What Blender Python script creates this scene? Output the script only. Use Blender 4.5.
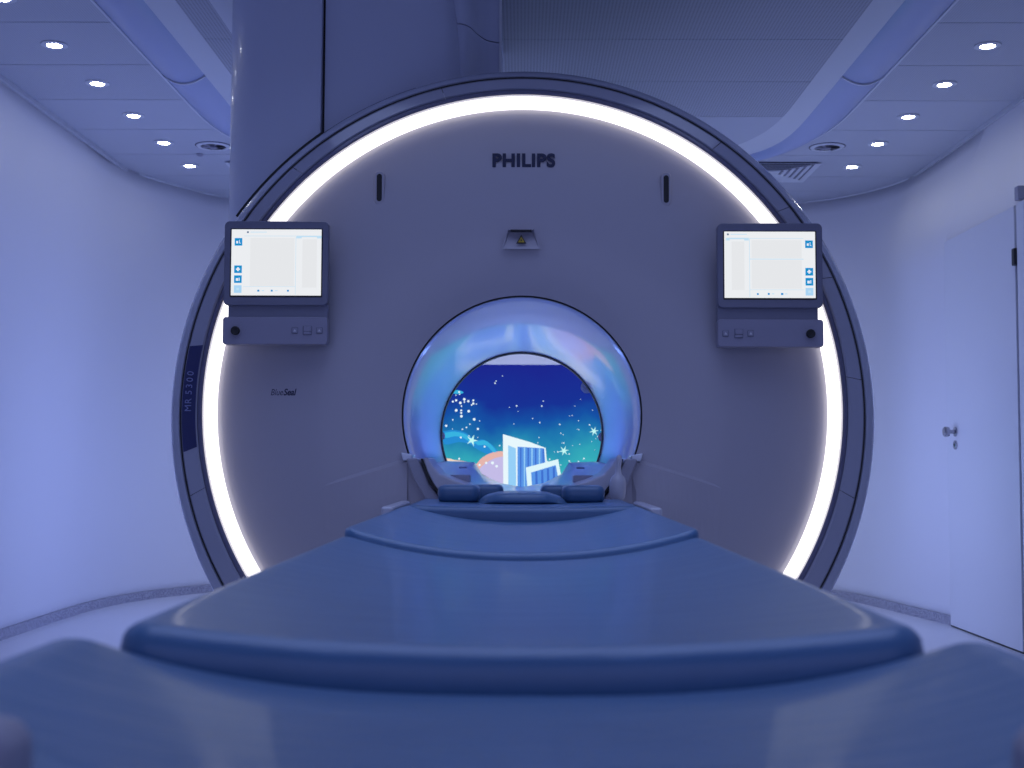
import bpy, bmesh, math, random
from mathutils import Vector, Matrix, Euler
random.seed(7)
PI = math.pi
scene = bpy.context.scene
for o in list(bpy.data.objects): bpy.data.objects.remove(o)
C = scene.collection

# ------------------------------------------------------------------ camera
F = 1280.0
CAM = Vector((0.0, -4.2, 0.87))
cam_data = bpy.data.cameras.new('camera')
cam = bpy.data.objects.new('camera', cam_data); C.objects.link(cam)
cam_data.sensor_width = 36.0; cam_data.lens = 45.0
cam_data.clip_start = 0.02
PITCH, YAW, ROLL = math.radians(3.487), math.radians(0.448), math.radians(-0.2)
M = Matrix.Rotation(YAW, 4, 'Z') @ Matrix.Rotation(PI/2 + PITCH, 4, 'X') @ Matrix.Rotation(-ROLL, 4, 'Z')
cam.matrix_world = Matrix.Translation(CAM) @ M
cam_data.dof.use_dof = True
cam_data.dof.focus_distance = 4.3
cam_data.dof.aperture_fstop = 7.0
scene.camera = cam
R3 = M.to_3x3()
def at(px, py, y):
    """point of the plane y (metres, gantry face = 0) seen at that pixel of the photograph"""
    d = R3 @ Vector(((px - 512) / F, (384 - py) / F, -1.0))
    t = (y - CAM.y) / d.y
    return CAM + d * t

# ------------------------------------------------------------------ world, lights, exposure
w = bpy.data.worlds.new('world'); scene.world = w; w.use_nodes = True
w.node_tree.nodes['Background'].inputs[0].default_value = (0.3, 0.34, 0.8, 1)
w.node_tree.nodes['Background'].inputs[1].default_value = 0.05
scene.view_settings.view_transform = 'Standard'
scene.view_settings.look = 'None'
scene.view_settings.exposure = 0.0
scene.view_settings.gamma = 1.0
def area(name, loc, rot, sx, sy, power, col, spread=180):
    l = bpy.data.lights.new(name, 'AREA'); l.shape = 'RECTANGLE'; l.size = sx; l.size_y = sy
    l.energy = power; l.color = col; l.spread = math.radians(spread)
    o = bpy.data.objects.new(name, l); C.objects.link(o); o.location = loc; o.rotation_euler = rot
    return o
# ambient colour wash of the room: cove light near the ceiling, then added unseen fill lamps
area('cove_wash_left', (-2.0, -1.0, 2.45), (0, math.radians(35), 0), 0.12, 5.0, 5, (0.35, 0.47, 1.0))
area('cove_wash_right', (2.0, -1.0, 2.45), (0, math.radians(-35), 0), 0.12, 5.0, 4, (0.39, 0.52, 1.0))
area('room_fill_rear', (0.0, -5.3, 1.5), (math.radians(96), 0, 0), 4.4, 1.8, 18, (0.44, 0.51, 1.0))  # unseen fill added behind the camera to lift the whole room
area('overhead_fill', (0.0, -1.9, 2.62), (0, 0, 0), 2.2, 3.0, 20, (0.45, 0.56, 1.0), 120)  # added overhead fill for table top and floor bounce, not a real fitting
area('back_wall_fill', (0.0, 3.0, 2.5), (math.radians(48), 0, 0), 1.6, 0.2, 14, (0.61, 0.69, 1.0), 120)  # fill added to brighten the back wall above the display
area('wall_fill_left', (-0.95, 2.6, 0.75), (0, math.radians(108), 0), 1.2, 1.4, 16, (0.33, 0.43, 1.0))  # added low fill hidden behind the scanner, brightens the left wall
area('wall_fill_right', (0.95, 2.6, 0.75), (0, math.radians(-108), 0), 1.2, 1.4, 13, (0.40, 0.50, 1.0))  # its added counterpart for the right wall

# ------------------------------------------------------------------ materials
def mat(name, col, rough=0.5, metal=0.0, coat=0.0, emit=None, strength=0.0, noise=None, bump=None, spec=0.5):
    m = bpy.data.materials.new(name); m.use_nodes = True
    nt = m.node_tree; b = nt.nodes['Principled BSDF']
    b.inputs['Base Color'].default_value = (*col, 1)
    b.inputs['Roughness'].default_value = rough
    b.inputs['Metallic'].default_value = metal
    b.inputs['Coat Weight'].default_value = coat
    b.inputs['Coat Roughness'].default_value = 0.08
    b.inputs['Specular IOR Level'].default_value = spec
    if emit:
        b.inputs['Emission Color'].default_value = (*emit, 1)
        b.inputs['Emission Strength'].default_value = strength
    tc = nt.nodes.new('ShaderNodeTexCoord')
    if noise:
        scale, amount = noise
        n = nt.nodes.new('ShaderNodeTexNoise'); n.inputs['Scale'].default_value = scale; n.inputs['Detail'].default_value = 5
        r = nt.nodes.new('ShaderNodeMapRange'); r.inputs['To Min'].default_value = 1 - amount; r.inputs['To Max'].default_value = 1 + amount
        mx = nt.nodes.new('ShaderNodeMix'); mx.data_type = 'RGBA'; mx.blend_type = 'MULTIPLY'; mx.inputs['Factor'].default_value = 1
        mx.inputs['A'].default_value = (*col, 1)
        nt.links.new(tc.outputs['Object'], n.inputs['Vector'])
        nt.links.new(n.outputs['Fac'], r.inputs['Value'])
        nt.links.new(r.outputs['Result'], mx.inputs['B'])
        nt.links.new(mx.outputs['Result'], b.inputs['Base Color'])
    if bump:
        scale, st = bump
        n2 = nt.nodes.new('ShaderNodeTexNoise'); n2.inputs['Scale'].default_value = scale; n2.inputs['Detail'].default_value = 4
        bp = nt.nodes.new('ShaderNodeBump'); bp.inputs['Strength'].default_value = st; bp.inputs['Distance'].default_value = 0.002
        nt.links.new(tc.outputs['Object'], n2.inputs['Vector'])
        nt.links.new(n2.outputs['Fac'], bp.inputs['Height']); nt.links.new(bp.outputs['Normal'], b.inputs['Normal'])
    return m
def creased(m, strength=.35):
    nt = m.node_tree; b = nt.nodes['Principled BSDF']; L = nt.links
    tc = nt.nodes.new('ShaderNodeTexCoord'); mp = nt.nodes.new('ShaderNodeMapping'); mp.inputs['Scale'].default_value = (1.0, 5.0, 1.0)
    n = nt.nodes.new('ShaderNodeTexNoise'); n.inputs['Scale'].default_value = 7; n.inputs['Detail'].default_value = 6; n.inputs['Distortion'].default_value = .6
    bp = nt.nodes.new('ShaderNodeBump'); bp.inputs['Strength'].default_value = strength; bp.inputs['Distance'].default_value = .006
    L.new(tc.outputs['Object'], mp.inputs['Vector']); L.new(mp.outputs[0], n.inputs['Vector']); L.new(n.outputs['Fac'], bp.inputs['Height']); L.new(bp.outputs[0], b.inputs['Normal'])
def emitter(name, col, strength):
    m = bpy.data.materials.new(name); m.use_nodes = True
    nt = m.node_tree; nt.nodes.clear()
    e = nt.nodes.new('ShaderNodeEmission'); e.inputs[0].default_value = (*col, 1); e.inputs[1].default_value = strength
    o = nt.nodes.new('ShaderNodeOutputMaterial'); nt.links.new(e.outputs[0], o.inputs[0])
    return m
def perforated(name, col, scale, dk=.6):
    """painted metal with a fine regular grid of dark holes"""
    m = mat(name, col, 0.55); nt = m.node_tree; b = nt.nodes['Principled BSDF']
    tc = nt.nodes.new('ShaderNodeTexCoord')
    fr = nt.nodes.new('ShaderNodeVectorMath'); fr.operation = 'SCALE'; fr.inputs['Scale'].default_value = scale
    f2 = nt.nodes.new('ShaderNodeVectorMath'); f2.operation = 'FRACTION'
    s2 = nt.nodes.new('ShaderNodeVectorMath'); s2.operation = 'SUBTRACT'; s2.inputs[1].default_value = (.5, .5, 0)
    m2 = nt.nodes.new('ShaderNodeVectorMath'); m2.operation = 'MULTIPLY'; m2.inputs[1].default_value = (1, 1, 0)
    ln = nt.nodes.new('ShaderNodeVectorMath'); ln.operation = 'LENGTH'
    mr = nt.nodes.new('ShaderNodeMapRange'); mr.inputs['From Min'].default_value = .24; mr.inputs['From Max'].default_value = .34
    mx = nt.nodes.new('ShaderNodeMix'); mx.data_type = 'RGBA'
    mx.inputs['A'].default_value = (col[0]*dk, col[1]*dk, col[2]*dk, 1); mx.inputs['B'].default_value = (*col, 1)
    L = nt.links
    L.new(tc.outputs['Object'], fr.inputs[0]); L.new(fr.outputs[0], f2.inputs[0]); L.new(f2.outputs[0], s2.inputs[0])
    L.new(s2.outputs[0], m2.inputs[0]); L.new(m2.outputs[0], ln.inputs[0]); L.new(ln.outputs['Value'], mr.inputs['Value'])
    L.new(mr.outputs['Result'], mx.inputs['Factor']); L.new(mx.outputs['Result'], b.inputs['Base Color'])
    return m
def speckled(name, a, bcol, scale):
    m = mat(name, a, 0.5); nt = m.node_tree; b = nt.nodes['Principled BSDF']
    tc = nt.nodes.new('ShaderNodeTexCoord')
    v = nt.nodes.new('ShaderNodeTexVoronoi'); v.inputs['Scale'].default_value = scale
    mr = nt.nodes.new('ShaderNodeMapRange'); mr.inputs['From Min'].default_value = .15; mr.inputs['From Max'].default_value = .6
    mx = nt.nodes.new('ShaderNodeMix'); mx.data_type = 'RGBA'
    mx.inputs['A'].default_value = (*bcol, 1); mx.inputs['B'].default_value = (*a, 1)
    L = nt.links
    L.new(tc.outputs['Object'], v.inputs['Vector']); L.new(v.outputs['Distance'], mr.inputs['Value'])
    L.new(mr.outputs['Result'], mx.inputs['Factor']); L.new(mx.outputs['Result'], b.inputs['Base Color'])
    return m

WALL = mat('wall_paint', (0.72, 0.72, 0.78), 0.5, noise=(1.2, 0.02), bump=(60, 0.05))
FLOORM = mat('floor_vinyl', (0.78, 0.79, 0.84), 0.32, noise=(30, 0.03))
CEILM = mat('ceiling_panel_paint', (0.50, 0.52, 0.60), 0.6)
CEILP = perforated('ceiling_panel_perforated', (0.49, 0.51, 0.59), 90, .82)
RAFTP = perforated('raft_panel_perforated', (0.44, 0.46, 0.54), 70, .62)
BANDM = mat('ceiling_band_paint', (0.66, 0.68, 0.74), 0.55)
COVEM = mat('cove_blue_violet', (0.36, 0.42, 0.66), 0.35, coat=0.2)
DARKGAP = mat('shadow_gap_black', (0.01, 0.01, 0.014), 0.8)
BASEM = speckled('speckled_skirting', (0.42, 0.42, 0.50), (0.10, 0.10, 0.16), 130)
TRIMM = mat('trim_paint', (0.55, 0.56, 0.62), 0.45)
DOORM = mat('door_laminate', (0.70, 0.71, 0.77), 0.35)
CHROME = mat('brushed_steel', (0.42, 0.42, 0.46), 0.25, metal=1.0)
PLASTIC = mat('scanner_cover_white', (0.39, 0.375, 0.44), 0.38, noise=(2, 0.015), coat=0.15)
COLUMNM = mat('column_cover', (0.50, 0.53, 0.68), 0.35, coat=0.2)
RIMM = mat('rim_gloss_grey', (0.33, 0.34, 0.44), 0.14, coat=0.8)
COVERB = mat('outer_cover_gloss', (0.42, 0.44, 0.56), 0.22, coat=0.5)
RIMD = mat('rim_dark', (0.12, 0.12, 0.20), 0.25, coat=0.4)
BOREM = mat('bore_liner_gloss', (0.62, 0.66, 0.78), 0.28, coat=0.6)
BLACK = mat('black_rubber', (0.008, 0.008, 0.010), 0.45)
RINGE = emitter('light_ring_glow', (1.0, 0.96, 0.98), 1.9)
NAVY = mat('navy_plate', (0.012, 0.018, 0.11), 0.3, coat=0.4)
INK = mat('dark_ink', (0.018, 0.022, 0.065), 0.5)
PALEINK = mat('pale_ink', (0.22, 0.25, 0.48), 0.5)
YELLOW = mat('warning_yellow', (0.42, 0.30, 0.02), 0.5)
BEZEL = mat('monitor_bezel', (0.15, 0.155, 0.225), 0.35, coat=0.15)
PANELM = mat('monitor_console', (0.26, 0.255, 0.34), 0.4)
RECESS = mat('monitor_recess', (0.19, 0.195, 0.27), 0.45)
SCREENW = emitter('screen_white', (0.86, 0.88, 0.91), 0.97)
SCRGREY = emitter('screen_pale_grey', (0.81, 0.825, 0.85), 0.97)
SCRLINE = emitter('screen_pale_blue', (0.55, 0.78, 0.95), 0.95)
SCRBLUE = emitter('screen_icon_blue', (0.006, 0.27, 0.63), 1.0)
SCRFADE = emitter('screen_icon_faded', (0.40, 0.66, 0.90), 1.0)
SCRDARK = emitter('screen_dark_mark', (0.10, 0.16, 0.28), 1.0)
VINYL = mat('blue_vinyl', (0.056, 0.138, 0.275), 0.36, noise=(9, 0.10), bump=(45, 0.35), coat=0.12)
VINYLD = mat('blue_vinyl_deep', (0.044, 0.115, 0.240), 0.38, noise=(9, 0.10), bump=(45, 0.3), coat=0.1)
creased(VINYL); creased(VINYLD)
TABLEM = mat('table_shell_grey', (0.42, 0.43, 0.52), 0.35, coat=0.3)
GREYP = mat('soft_grey_plastic', (0.30, 0.30, 0.38), 0.42)
LENSE = emitter('downlight_glow', (0.93, 0.96, 1.0), 38.0)

# ------------------------------------------------------------------ helpers
def mesh(name, verts, faces, m, parent=None, smooth=False, bevel=0, seg=2):
    me = bpy.data.meshes.new(name)
    me.from_pydata([tuple(v) for v in verts], [], faces); me.update()
    bm = bmesh.new(); bm.from_mesh(me)
    bmesh.ops.recalc_face_normals(bm, faces=bm.faces); bm.to_mesh(me); bm.free()
    me.materials.append(m)
    if smooth: me.polygons.foreach_set('use_smooth', [True]*len(me.polygons))
    o = bpy.data.objects.new(name, me); C.objects.link(o)
    if parent: o.parent = parent
    if bevel:
        b = o.modifiers.new('bevel', 'BEVEL'); b.width = bevel; b.segments = seg; b.limit_method = 'ANGLE'; b.angle_limit = math.radians(35)
        wn = o.modifiers.new('wn', 'WEIGHTED_NORMAL')
        me.polygons.foreach_set('use_smooth', [True]*len(me.polygons))
    return o
def tag(o, label=None, cat=None, group=None, kind=None):
    if label: o['label'] = label
    if cat: o['category'] = cat
    if group: o['group'] = group
    if kind: o['kind'] = kind
    return o
def empty(name, loc=(0, 0, 0), **k):
    o = bpy.data.objects.new(name, None); C.objects.link(o); o.location = loc; o.empty_display_size = .1
    return tag(o, **k)
def local(o, parent, loc):
    """parent o (built in world coordinates) to an empty standing at loc"""
    o.parent = parent; o.matrix_parent_inverse = Matrix.Identity(4)
    o.data.transform(Matrix.Translation(-Vector(loc)))
    return o
BOXF = [(0,1,2,3),(4,7,6,5),(0,4,5,1),(1,5,6,2),(2,6,7,3),(3,7,4,0)]
def box(name, x0, x1, y0, y1, z0, z1, m, parent=None, bevel=0, seg=2):
    v = [(x0,y0,z0),(x1,y0,z0),(x1,y1,z0),(x0,y1,z0),(x0,y0,z1),(x1,y0,z1),(x1,y1,z1),(x0,y1,z1)]
    return mesh(name, v, BOXF, m, parent, bevel=bevel, seg=seg)
def prism(name, pts, axis, a, b, m, parent=None, bevel=0, seg=2, smooth=False):
    """extrude a polygon (2-D points) along axis 'x','y' or 'z' from a to b"""
    n = len(pts)
    def mk(p, t): return {'y': (p[0], t, p[1]), 'z': (p[0], p[1], t), 'x': (t, p[0], p[1])}[axis]
    v = [mk(p, a) for p in pts] + [mk(p, b) for p in pts]
    f = [tuple(range(n)), tuple(range(2*n-1, n-1, -1))] + [(i, (i+1) % n, n+(i+1) % n, n+i) for i in range(n)]
    return mesh(name, v, f, m, parent, bevel=bevel, seg=seg, smooth=smooth)
def rrect(x0, x1, z0, z1, r, n=6):
    out = []
    for cx, cz, a0 in ((x1-r, z1-r, 0), (x0+r, z1-r, 90), (x0+r, z0+r, 180), (x1-r, z0+r, 270)):
        for k in range(n+1):
            a = math.radians(a0 + 90*k/n); out.append((cx + r*math.cos(a), cz + r*math.sin(a)))
    return out
def revolve(name, prof, m, parent=None, n=192, close=False, zmin=None, smooth=True, a0=0.0, a1=2*PI):
    """prof: list of (radius, y, centre_z); turned about the y axis"""
    full = abs(a1 - a0 - 2*PI) < 1e-6
    cols = n if full else n+1
    v, f = [], []
    for r, y, cz in prof:
        for k in range(cols):
            a = a0 + (a1-a0)*k/n
            x, z = r*math.sin(a), cz + r*math.cos(a)
            if zmin is not None: z = max(z, zmin)
            v.append((x, y, z))
    P = len(prof)
    rows = P if close else P-1
    for i in range(rows):
        for k in range(n):
            k2 = (k+1) % cols if full else k+1
            j = (i+1) % P
            f.append((i*cols+k, i*cols+k2, j*cols+k2, j*cols+k))
    if not full and close:
        f.append(tuple(i*cols for i in range(P))); f.append(tuple(i*cols+cols-1 for i in range(P)))
    o = mesh(name, v, f, m, parent, smooth=smooth)
    if smooth:
        try:
            o.data.set_sharp_from_angle(angle=math.radians(32))
        except Exception: pass
    return o
def lathe(name, prof, origin, axis, m, parent=None, n=24):
    """prof: (radius, distance along axis)"""
    ax = Vector(axis).normalized(); q = Vector((0, 0, 1)).rotation_difference(ax)
    v, f = [], []
    for r, h in prof:
        for k in range(n):
            a = 2*PI*k/n; p = q @ Vector((r*math.cos(a), r*math.sin(a), h)); v.append(Vector(origin) + p)
    for i in range(len(prof)-1):
        for k in range(n): f.append((i*n+k, i*n+(k+1) % n, (i+1)*n+(k+1) % n, (i+1)*n+k))
    f.append(tuple(range(n-1, -1, -1))); f.append(tuple(range((len(prof)-1)*n, len(prof)*n)))
    o = mesh(name, v, f, m, parent, smooth=True)
    try: o.data.set_sharp_from_angle(angle=math.radians(40))
    except Exception: pass
    return o
def crom(pts, n=8):
    """smooth curve through points"""
    out = []
    for i in range(len(pts)-1):
        p0 = pts[max(i-1, 0)]; p1 = pts[i]; p2 = pts[i+1]; p3 = pts[min(i+2, len(pts)-1)]
        for k in range(n):
            t = k/n
            out.append(tuple(.5*((2*b)+(-a+c)*t+(2*a-5*b+4*c-d)*t*t+(-a+3*b-3*c+d)*t**3) for a, b, c, d in zip(p0, p1, p2, p3)))
    out.append(tuple(pts[-1])); return out
def text(name, s, size, m, parent, loc, rot, bold=0.0, shear=0.0, extrude=0.0006, width=None, space=1.0):
    cu = bpy.data.curves.new(name, 'FONT'); cu.body = s; cu.size = size; cu.offset = bold; cu.shear = shear
    cu.extrude = extrude; cu.align_x = 'CENTER'; cu.align_y = 'CENTER'; cu.space_character = space
    tmp = bpy.data.objects.new(name, cu); C.objects.link(tmp)
    bpy.context.view_layer.update()
    me = bpy.data.meshes.new_from_object(tmp.evaluated_get(bpy.context.evaluated_depsgraph_get()))
    bpy.data.objects.remove(tmp); me.name = name
    xs = [v.co.x for v in me.vertices]; ws = max(xs)-min(xs)
    sc = (width/ws) if width else 1.0
    me.transform(Matrix.Translation(Vector(loc)) @ Euler(rot).to_matrix().to_4x4() @ Matrix.Diagonal((sc, 1, 1, 1)))
    me.materials.clear(); me.materials.append(m)
    o = bpy.data.objects.new(name, me); C.objects.link(o); o.parent = parent
    return o

# ================================================================== ROOM
ZC = 2.722
box('floor', -3.2, 3.2, -6.0, 5.6, -0.10, 0.0, FLOORM)['kind'] = 'structure'
# wall plan outlines, bottom and top (matching counts)
LB = crom([(-2.53,-5.6),(-2.53,-2.0),(-2.53,1.5),(-2.53,2.9),(-2.50,3.4),(-2.40,3.8),(-2.24,4.12),(-2.0,4.42),(-1.62,4.70),(-1.2,4.85),(-.7,4.9)])
LT = crom([(-2.53,-5.6),(-2.53,-2.0),(-2.53,1.5),(-2.53,2.9),(-2.53,3.6),(-2.47,3.98),(-2.30,4.35),(-2.08,4.68),(-1.70,4.86),(-1.2,4.90),(-.7,4.9)])
RB = crom([(.7,4.9),(1.2,4.85),(1.62,4.66),(1.92,4.35),(2.08,4.0),(2.17,3.65),(2.24,3.25),(2.30,2.92),(2.33,2.74)])
RT = crom([(.7,4.9),(1.2,4.90),(1.80,4.88),(2.14,4.72),(2.36,4.45),(2.49,4.15),(2.53,3.8),(2.54,3.3),(2.54,2.74)])
def wallmesh(name, B, T, thick, z0=0.0, z1=ZC):
    v, f = [], []
    n = len(B); rows = 27
    for i in range(n):
        for j in range(rows):
            t = j/(rows-1)
            if name == 'wall_right':
                q = max(0, min(1, (4.1-B[i][1])/1.1)); q = q*q*(3-2*q)
                zz = t*z1; kk = max(0, (zz-2.08)/(z1-2.08)); tt = t; t = tt*(1-q)+kk*q
                v.append((B[i][0]*(1-t)+T[i][0]*t, B[i][1]*(1-t)+T[i][1]*t, zz)); continue
            v.append((B[i][0]*(1-t)+T[i][0]*t, B[i][1]*(1-t)+T[i][1]*t, z0+(z1-z0)*t))
    for i in range(n-1):
        for j in range(rows-1): f.append((i*rows+j, (i+1)*rows+j, (i+1)*rows+j+1, i*rows+j+1))
    o = mesh(name, v, f, WALL, smooth=True)
    s = o.modifiers.new('solid', 'SOLIDIFY'); s.thickness = thick; s.offset = 1
    o['kind'] = 'structure'
    return o
wl = wallmesh('wall_left', LB, LT, 0.08)
wr = wallmesh('wall_right', RB, RT, 0.08)
box('wall_back', -.71, .71, 4.9, 4.98, 0, ZC, WALL)['kind'] = 'structure'
box('wall_front', -2.6, 2.6, -5.68, -5.6, 0, ZC, WALL)['kind'] = 'structure'
XD = 2.31
# right wall beside and above the door: vertical up to the lintel, leaning out above it
lin = prism('wall_right_lintel', [(XD, 2.08), (2.54, ZC), (2.64, ZC), (2.64, 2.08)], 'y', 1.64, 2.74, WALL); lin['kind'] = 'structure'
prism('wall_right_near', [(XD, 0), (XD, 2.08), (2.54, ZC), (2.64, ZC), (2.64, 0)], 'y', -5.6, 1.61, WALL)['kind'] = 'structure'
# door
door = empty('door_1', (XD, 2.2, 0), kind='structure')
def D(o): return local(o, door, (XD, 2.2, 0))
D(box('door_leaf', XD-.012, XD+.035, 1.745, 2.735, 0.008, 2.075, DOORM, bevel=.003))
D(box('door_frame', XD+.036, XD+.10, 1.64, 2.74, 0.0, 2.08, TRIMM))
D(box('hinge_gap', XD-.002, XD+.03, 1.71, 1.744, 0.0, 2.05, GREYP))
D(box('hinge', XD-.030, XD-.002, 1.705, 1.741, 1.79, 1.87, BLACK, bevel=.004))
D(box('door_jamb', XD-.020, XD+.03, 1.61, 1.708, 0.0, 2.08, DOORM, bevel=.012))
D(box('jamb_cap', XD-.03, XD+.03, 1.645, 1.69, 2.085, 2.15, GREYP, bevel=.004))
D(box('threshold_gap', XD-.010, XD+.03, 1.745, 2.735, 0.0005, 0.008, BLACK))
D(lathe('door_knob', [(.026,0),(.026,.006),(.011,.008),(.010,.03),(.012,.034),(.025,.037),(.027,.045),(.027,.058),(.022,.064)], (XD-.012, 2.60, 1.038), (-1,0,0), CHROME))
D(lathe('key_plate', [(.024,0),(.024,.007),(.020,.009)], (XD-.012, 2.60, 0.968), (-1,0,0), CHROME))
D(lathe('key_hole', [(.008,0),(.008,.0105)], (XD-.012, 2.60, 0.968), (-1,0,0), BLACK, n=12))
# skirting
def skirt(name, B):
    v, f = [], []
    n = len(B)
    for i in range(n):
        a = Vector(B[max(i-1, 0)]); b = Vector(B[min(i+1, n-1)]); t = (b-a).normalized(); nr = Vector((t.y, -t.x))  # towards the room
        p = Vector(B[i])
        for d, z in ((.002, 0.0), (.016, 0.0), (.012, .050), (.002, .052)):
            q = p + nr*d; v.append((q.x, q.y, z))
    for i in range(n-1):
        for j in range(4):
            f.append((i*4+j, (i+1)*4+j, (i+1)*4+(j+1) % 4, i*4+(j+1) % 4))
    f += [(0,1,2,3), ((n-1)*4+3, (n-1)*4+2, (n-1)*4+1, (n-1)*4)]
    o = mesh(name, v, f, BASEM); o['kind'] = 'structure'; return o
skirt('baseboard_left', LB); skirt('baseboard_right', RB)
box('baseboard_back', -.7, .7, 4.884, 4.899, 0, .051, BASEM)['kind'] = 'structure'
# cornice strips along the straight walls
box('trim_1', -2.53, -2.508, -5.5, 3.93, ZC-.022, ZC-.001, TRIMM)['kind'] = 'structure'
box('trim_2', 2.515, 2.537, -5.5, 4.02, ZC-.022, ZC-.001, TRIMM)['kind'] = 'structure'
def coverstrip(name, T, i0):
    v, f = [], []
    pts = T[i0:]
    n = len(pts)
    for i in range(n):
        a = Vector(pts[max(i-1, 0)]); b = Vector(pts[min(i+1, n-1)]); t = (b-a).normalized(); nr = Vector((t.y, -t.x)); p = Vector(pts[i])
        for d, z in ((0, ZC-.001), (.012, ZC-.001), (.012, ZC-.009), (0, ZC-.009)): q = p+nr*d; v.append((q.x, q.y, z))
    for i in range(n-1):
        for j in range(4): f.append((i*4+j, (i+1)*4+j, (i+1)*4+(j+1) % 4, i*4+(j+1) % 4))
    mesh(name, v, f, BANDM)['kind'] = 'structure'
coverstrip('trim_3', [p for p in LT if p[1] > 3.93 or p[0] > -2.4], 0)
coverstrip('trim_4', [p for p in RT if p[1] > 4.02 or p[0] < 2.2], 0)

# ---------------- ceiling
ceil = empty('ceiling', (0, 0, ZC), kind='structure')
def CE(o): return local(o, ceil, (0, 0, ZC))
CE(box('ceiling_slab', -3.0, 3.0, -5.8, 5.4, 2.86, 2.96, DARKGAP))
def sup(a, y0, L, n, y):
    if y <= y0: return a
    t = (y-y0)/L
    return 0.0 if t >= 1 else a*(1-t**n)**(1/n)
XO = lambda y: sup(1.73, 2.3, 1.53, 3, y)     # outer lip of the cove
XI = lambda y: sup(1.527, 2.3, 1.42, 4, y)    # inner lip
XR = lambda y: sup(1.355, 2.0, 1.43, 3, y)    # edge of the centre raft
def xw(side, y):
    """wall at ceiling level"""
    T = LT if side < 0 else RT[::-1]
    if y <= T[0][1]: return abs(T[0][0])
    best = 0.7
    for a, b in zip(T[:-1], T[1:]):
        if a[1] <= y <= b[1] and b[1] > a[1]:
            t = (y-a[1])/(b[1]-a[1]); best = max(best, abs(a[0]*(1-t)+b[0]*t))
    return best
seams = [1.10 - .583*k for k in range(11, 0, -1)] + [1.10, 1.683, 2.266, 2.85, 3.433, 4.016, 4.45, 4.93]
def strip_panel(name, side, ya, yb, inner, outer, m, z0, th=.016, gap=.003):
    N = 14; ys = [ya+gap+(yb-ya-2*gap)*k/N for k in range(N+1)]
    pts = [(side*inner(y), y) for y in ys] + [(side*outer(y), y) for y in reversed(ys)]
    cl = []
    for p in pts:
        if not cl or (abs(p[0]-cl[-1][0])+abs(p[1]-cl[-1][1])) > 1e-5: cl.append(p)
    return CE(prism(name, cl, 'z', z0, z0+th, m))
for side in (-1, 1):
    for i, (a, b) in enumerate(zip(seams[:-1], seams[1:])):
        strip_panel('ceiling_panel', side, a, b, lambda y: XO(y)+.012 if XO(y) > 0 else 0.001, lambda y, s=side: xw(s, min(y, 4.86))+.0 , CEILP if a < 1.8 else CEILM, ZC)
# centre raft, perforated panels (lower), black gap at its edge
RZ = 2.66
rs = [-4.87, -4.27, -3.67, -3.07, -2.47, -1.87, -1.27, -.67, -.07, .53, 1.13, 1.735, 2.345, 2.93, 3.42]
for a, b in zip(rs[:-1], rs[1:]):
    N = 12; ys = [a+.002+(b-a-.004)*k/N for k in range(N+1)]
    pts = [(-XR(y), y) for y in ys] + [(XR(y), y) for y in reversed(ys)]
    CE(prism('raft_panel', pts, 'z', RZ, RZ+.03, RAFTP if a < 2.3 else CEILM))
def annular(name, fo, fi, yo_end, yi_end, z0, z1, m, K=60, y_start=-5.2):
    """band between two nested U outlines"""
    def outline(fx, yend):
        pts = [(-fx(y_start), y_start)]
        for k in range(K+1):
            t = k/K; 
            a = t*PI
            x = -math.cos(a)
            pts.append((x, a))
        return pts
    v, f = [], []
    def U(spec):
        a, y0, L, n = spec
        pts = [(-a, y_start)]
        for k in range(K+1):
            th = PI - PI*k/K
            c, s = math.cos(th), math.sin(th)
            pts.append((a*math.copysign(abs(c)**(2/n), c), y0 + L*abs(s)**(2/n)))
        pts.append((a, y_start)); return pts
    O, I = U(fo), U(fi); n = len(O)
    for p in O: v += [(p[0], p[1], z0), (p[0], p[1], z1)]
    for p in I: v += [(p[0], p[1], z0), (p[0], p[1], z1)]
    for i in range(n-1):
        o0, o1, i0, i1 = 2*i, 2*i+2, 2*n+2*i, 2*n+2*i+2
        f += [(o0, o1, i1, i0), (o0+1, i0+1, i1+1, o1+1), (o0, o0+1, o1+1, o1), (i0, i1, i1+1, i0+1)]
    return CE(mesh(name, v, f, m)), U
_, U = annular('ceiling_band', (1.527, 2.3, 1.42, 4), (1.375, 2.0, 1.45, 3), 0, 0, ZC-.004, ZC+.02, BANDM)
# concave blue cove between the two lips
K = 60
Oo, Ii = U((1.73, 2.3, 1.53, 3)), U((1.527, 2.3, 1.42, 4))
v, f = [], []
J = 10
for p, q in zip(Oo, Ii):
    for j in range(J+1):
        t = j/J
        v.append((p[0]*(1-t)+q[0]*t, p[1]*(1-t)+q[1]*t, ZC - .040*math.sin(PI*t)**.9 if 0 < j < J else ZC))
for i in range(len(Oo)-1):
    for j in range(J): f.append((i*(J+1)+j, (i+1)*(J+1)+j, (i+1)*(J+1)+j+1, i*(J+1)+j+1))
CE(mesh('cove_trough', v, f, COVEM, smooth=True))
v, f = [], []
for p, q in zip(Oo, Ii):
    d = (Vector(p)-Vector(q)).normalized() if (Vector(p)-Vector(q)).length > 1e-6 else Vector((0, 1))
    for off, z in ((0, ZC-.006), (.011, ZC-.006), (.011, ZC+.01), (0, ZC+.01)):
        r_ = Vector(p)+d*off; v.append((r_.x, r_.y, z))
for i in range(len(Oo)-1):
    for j in range(4): f.append((i*4+j, (i+1)*4+j, (i+1)*4+(j+1) % 4, i*4+(j+1) % 4))
CE(mesh('cove_lip', v, f, BANDM))
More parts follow.
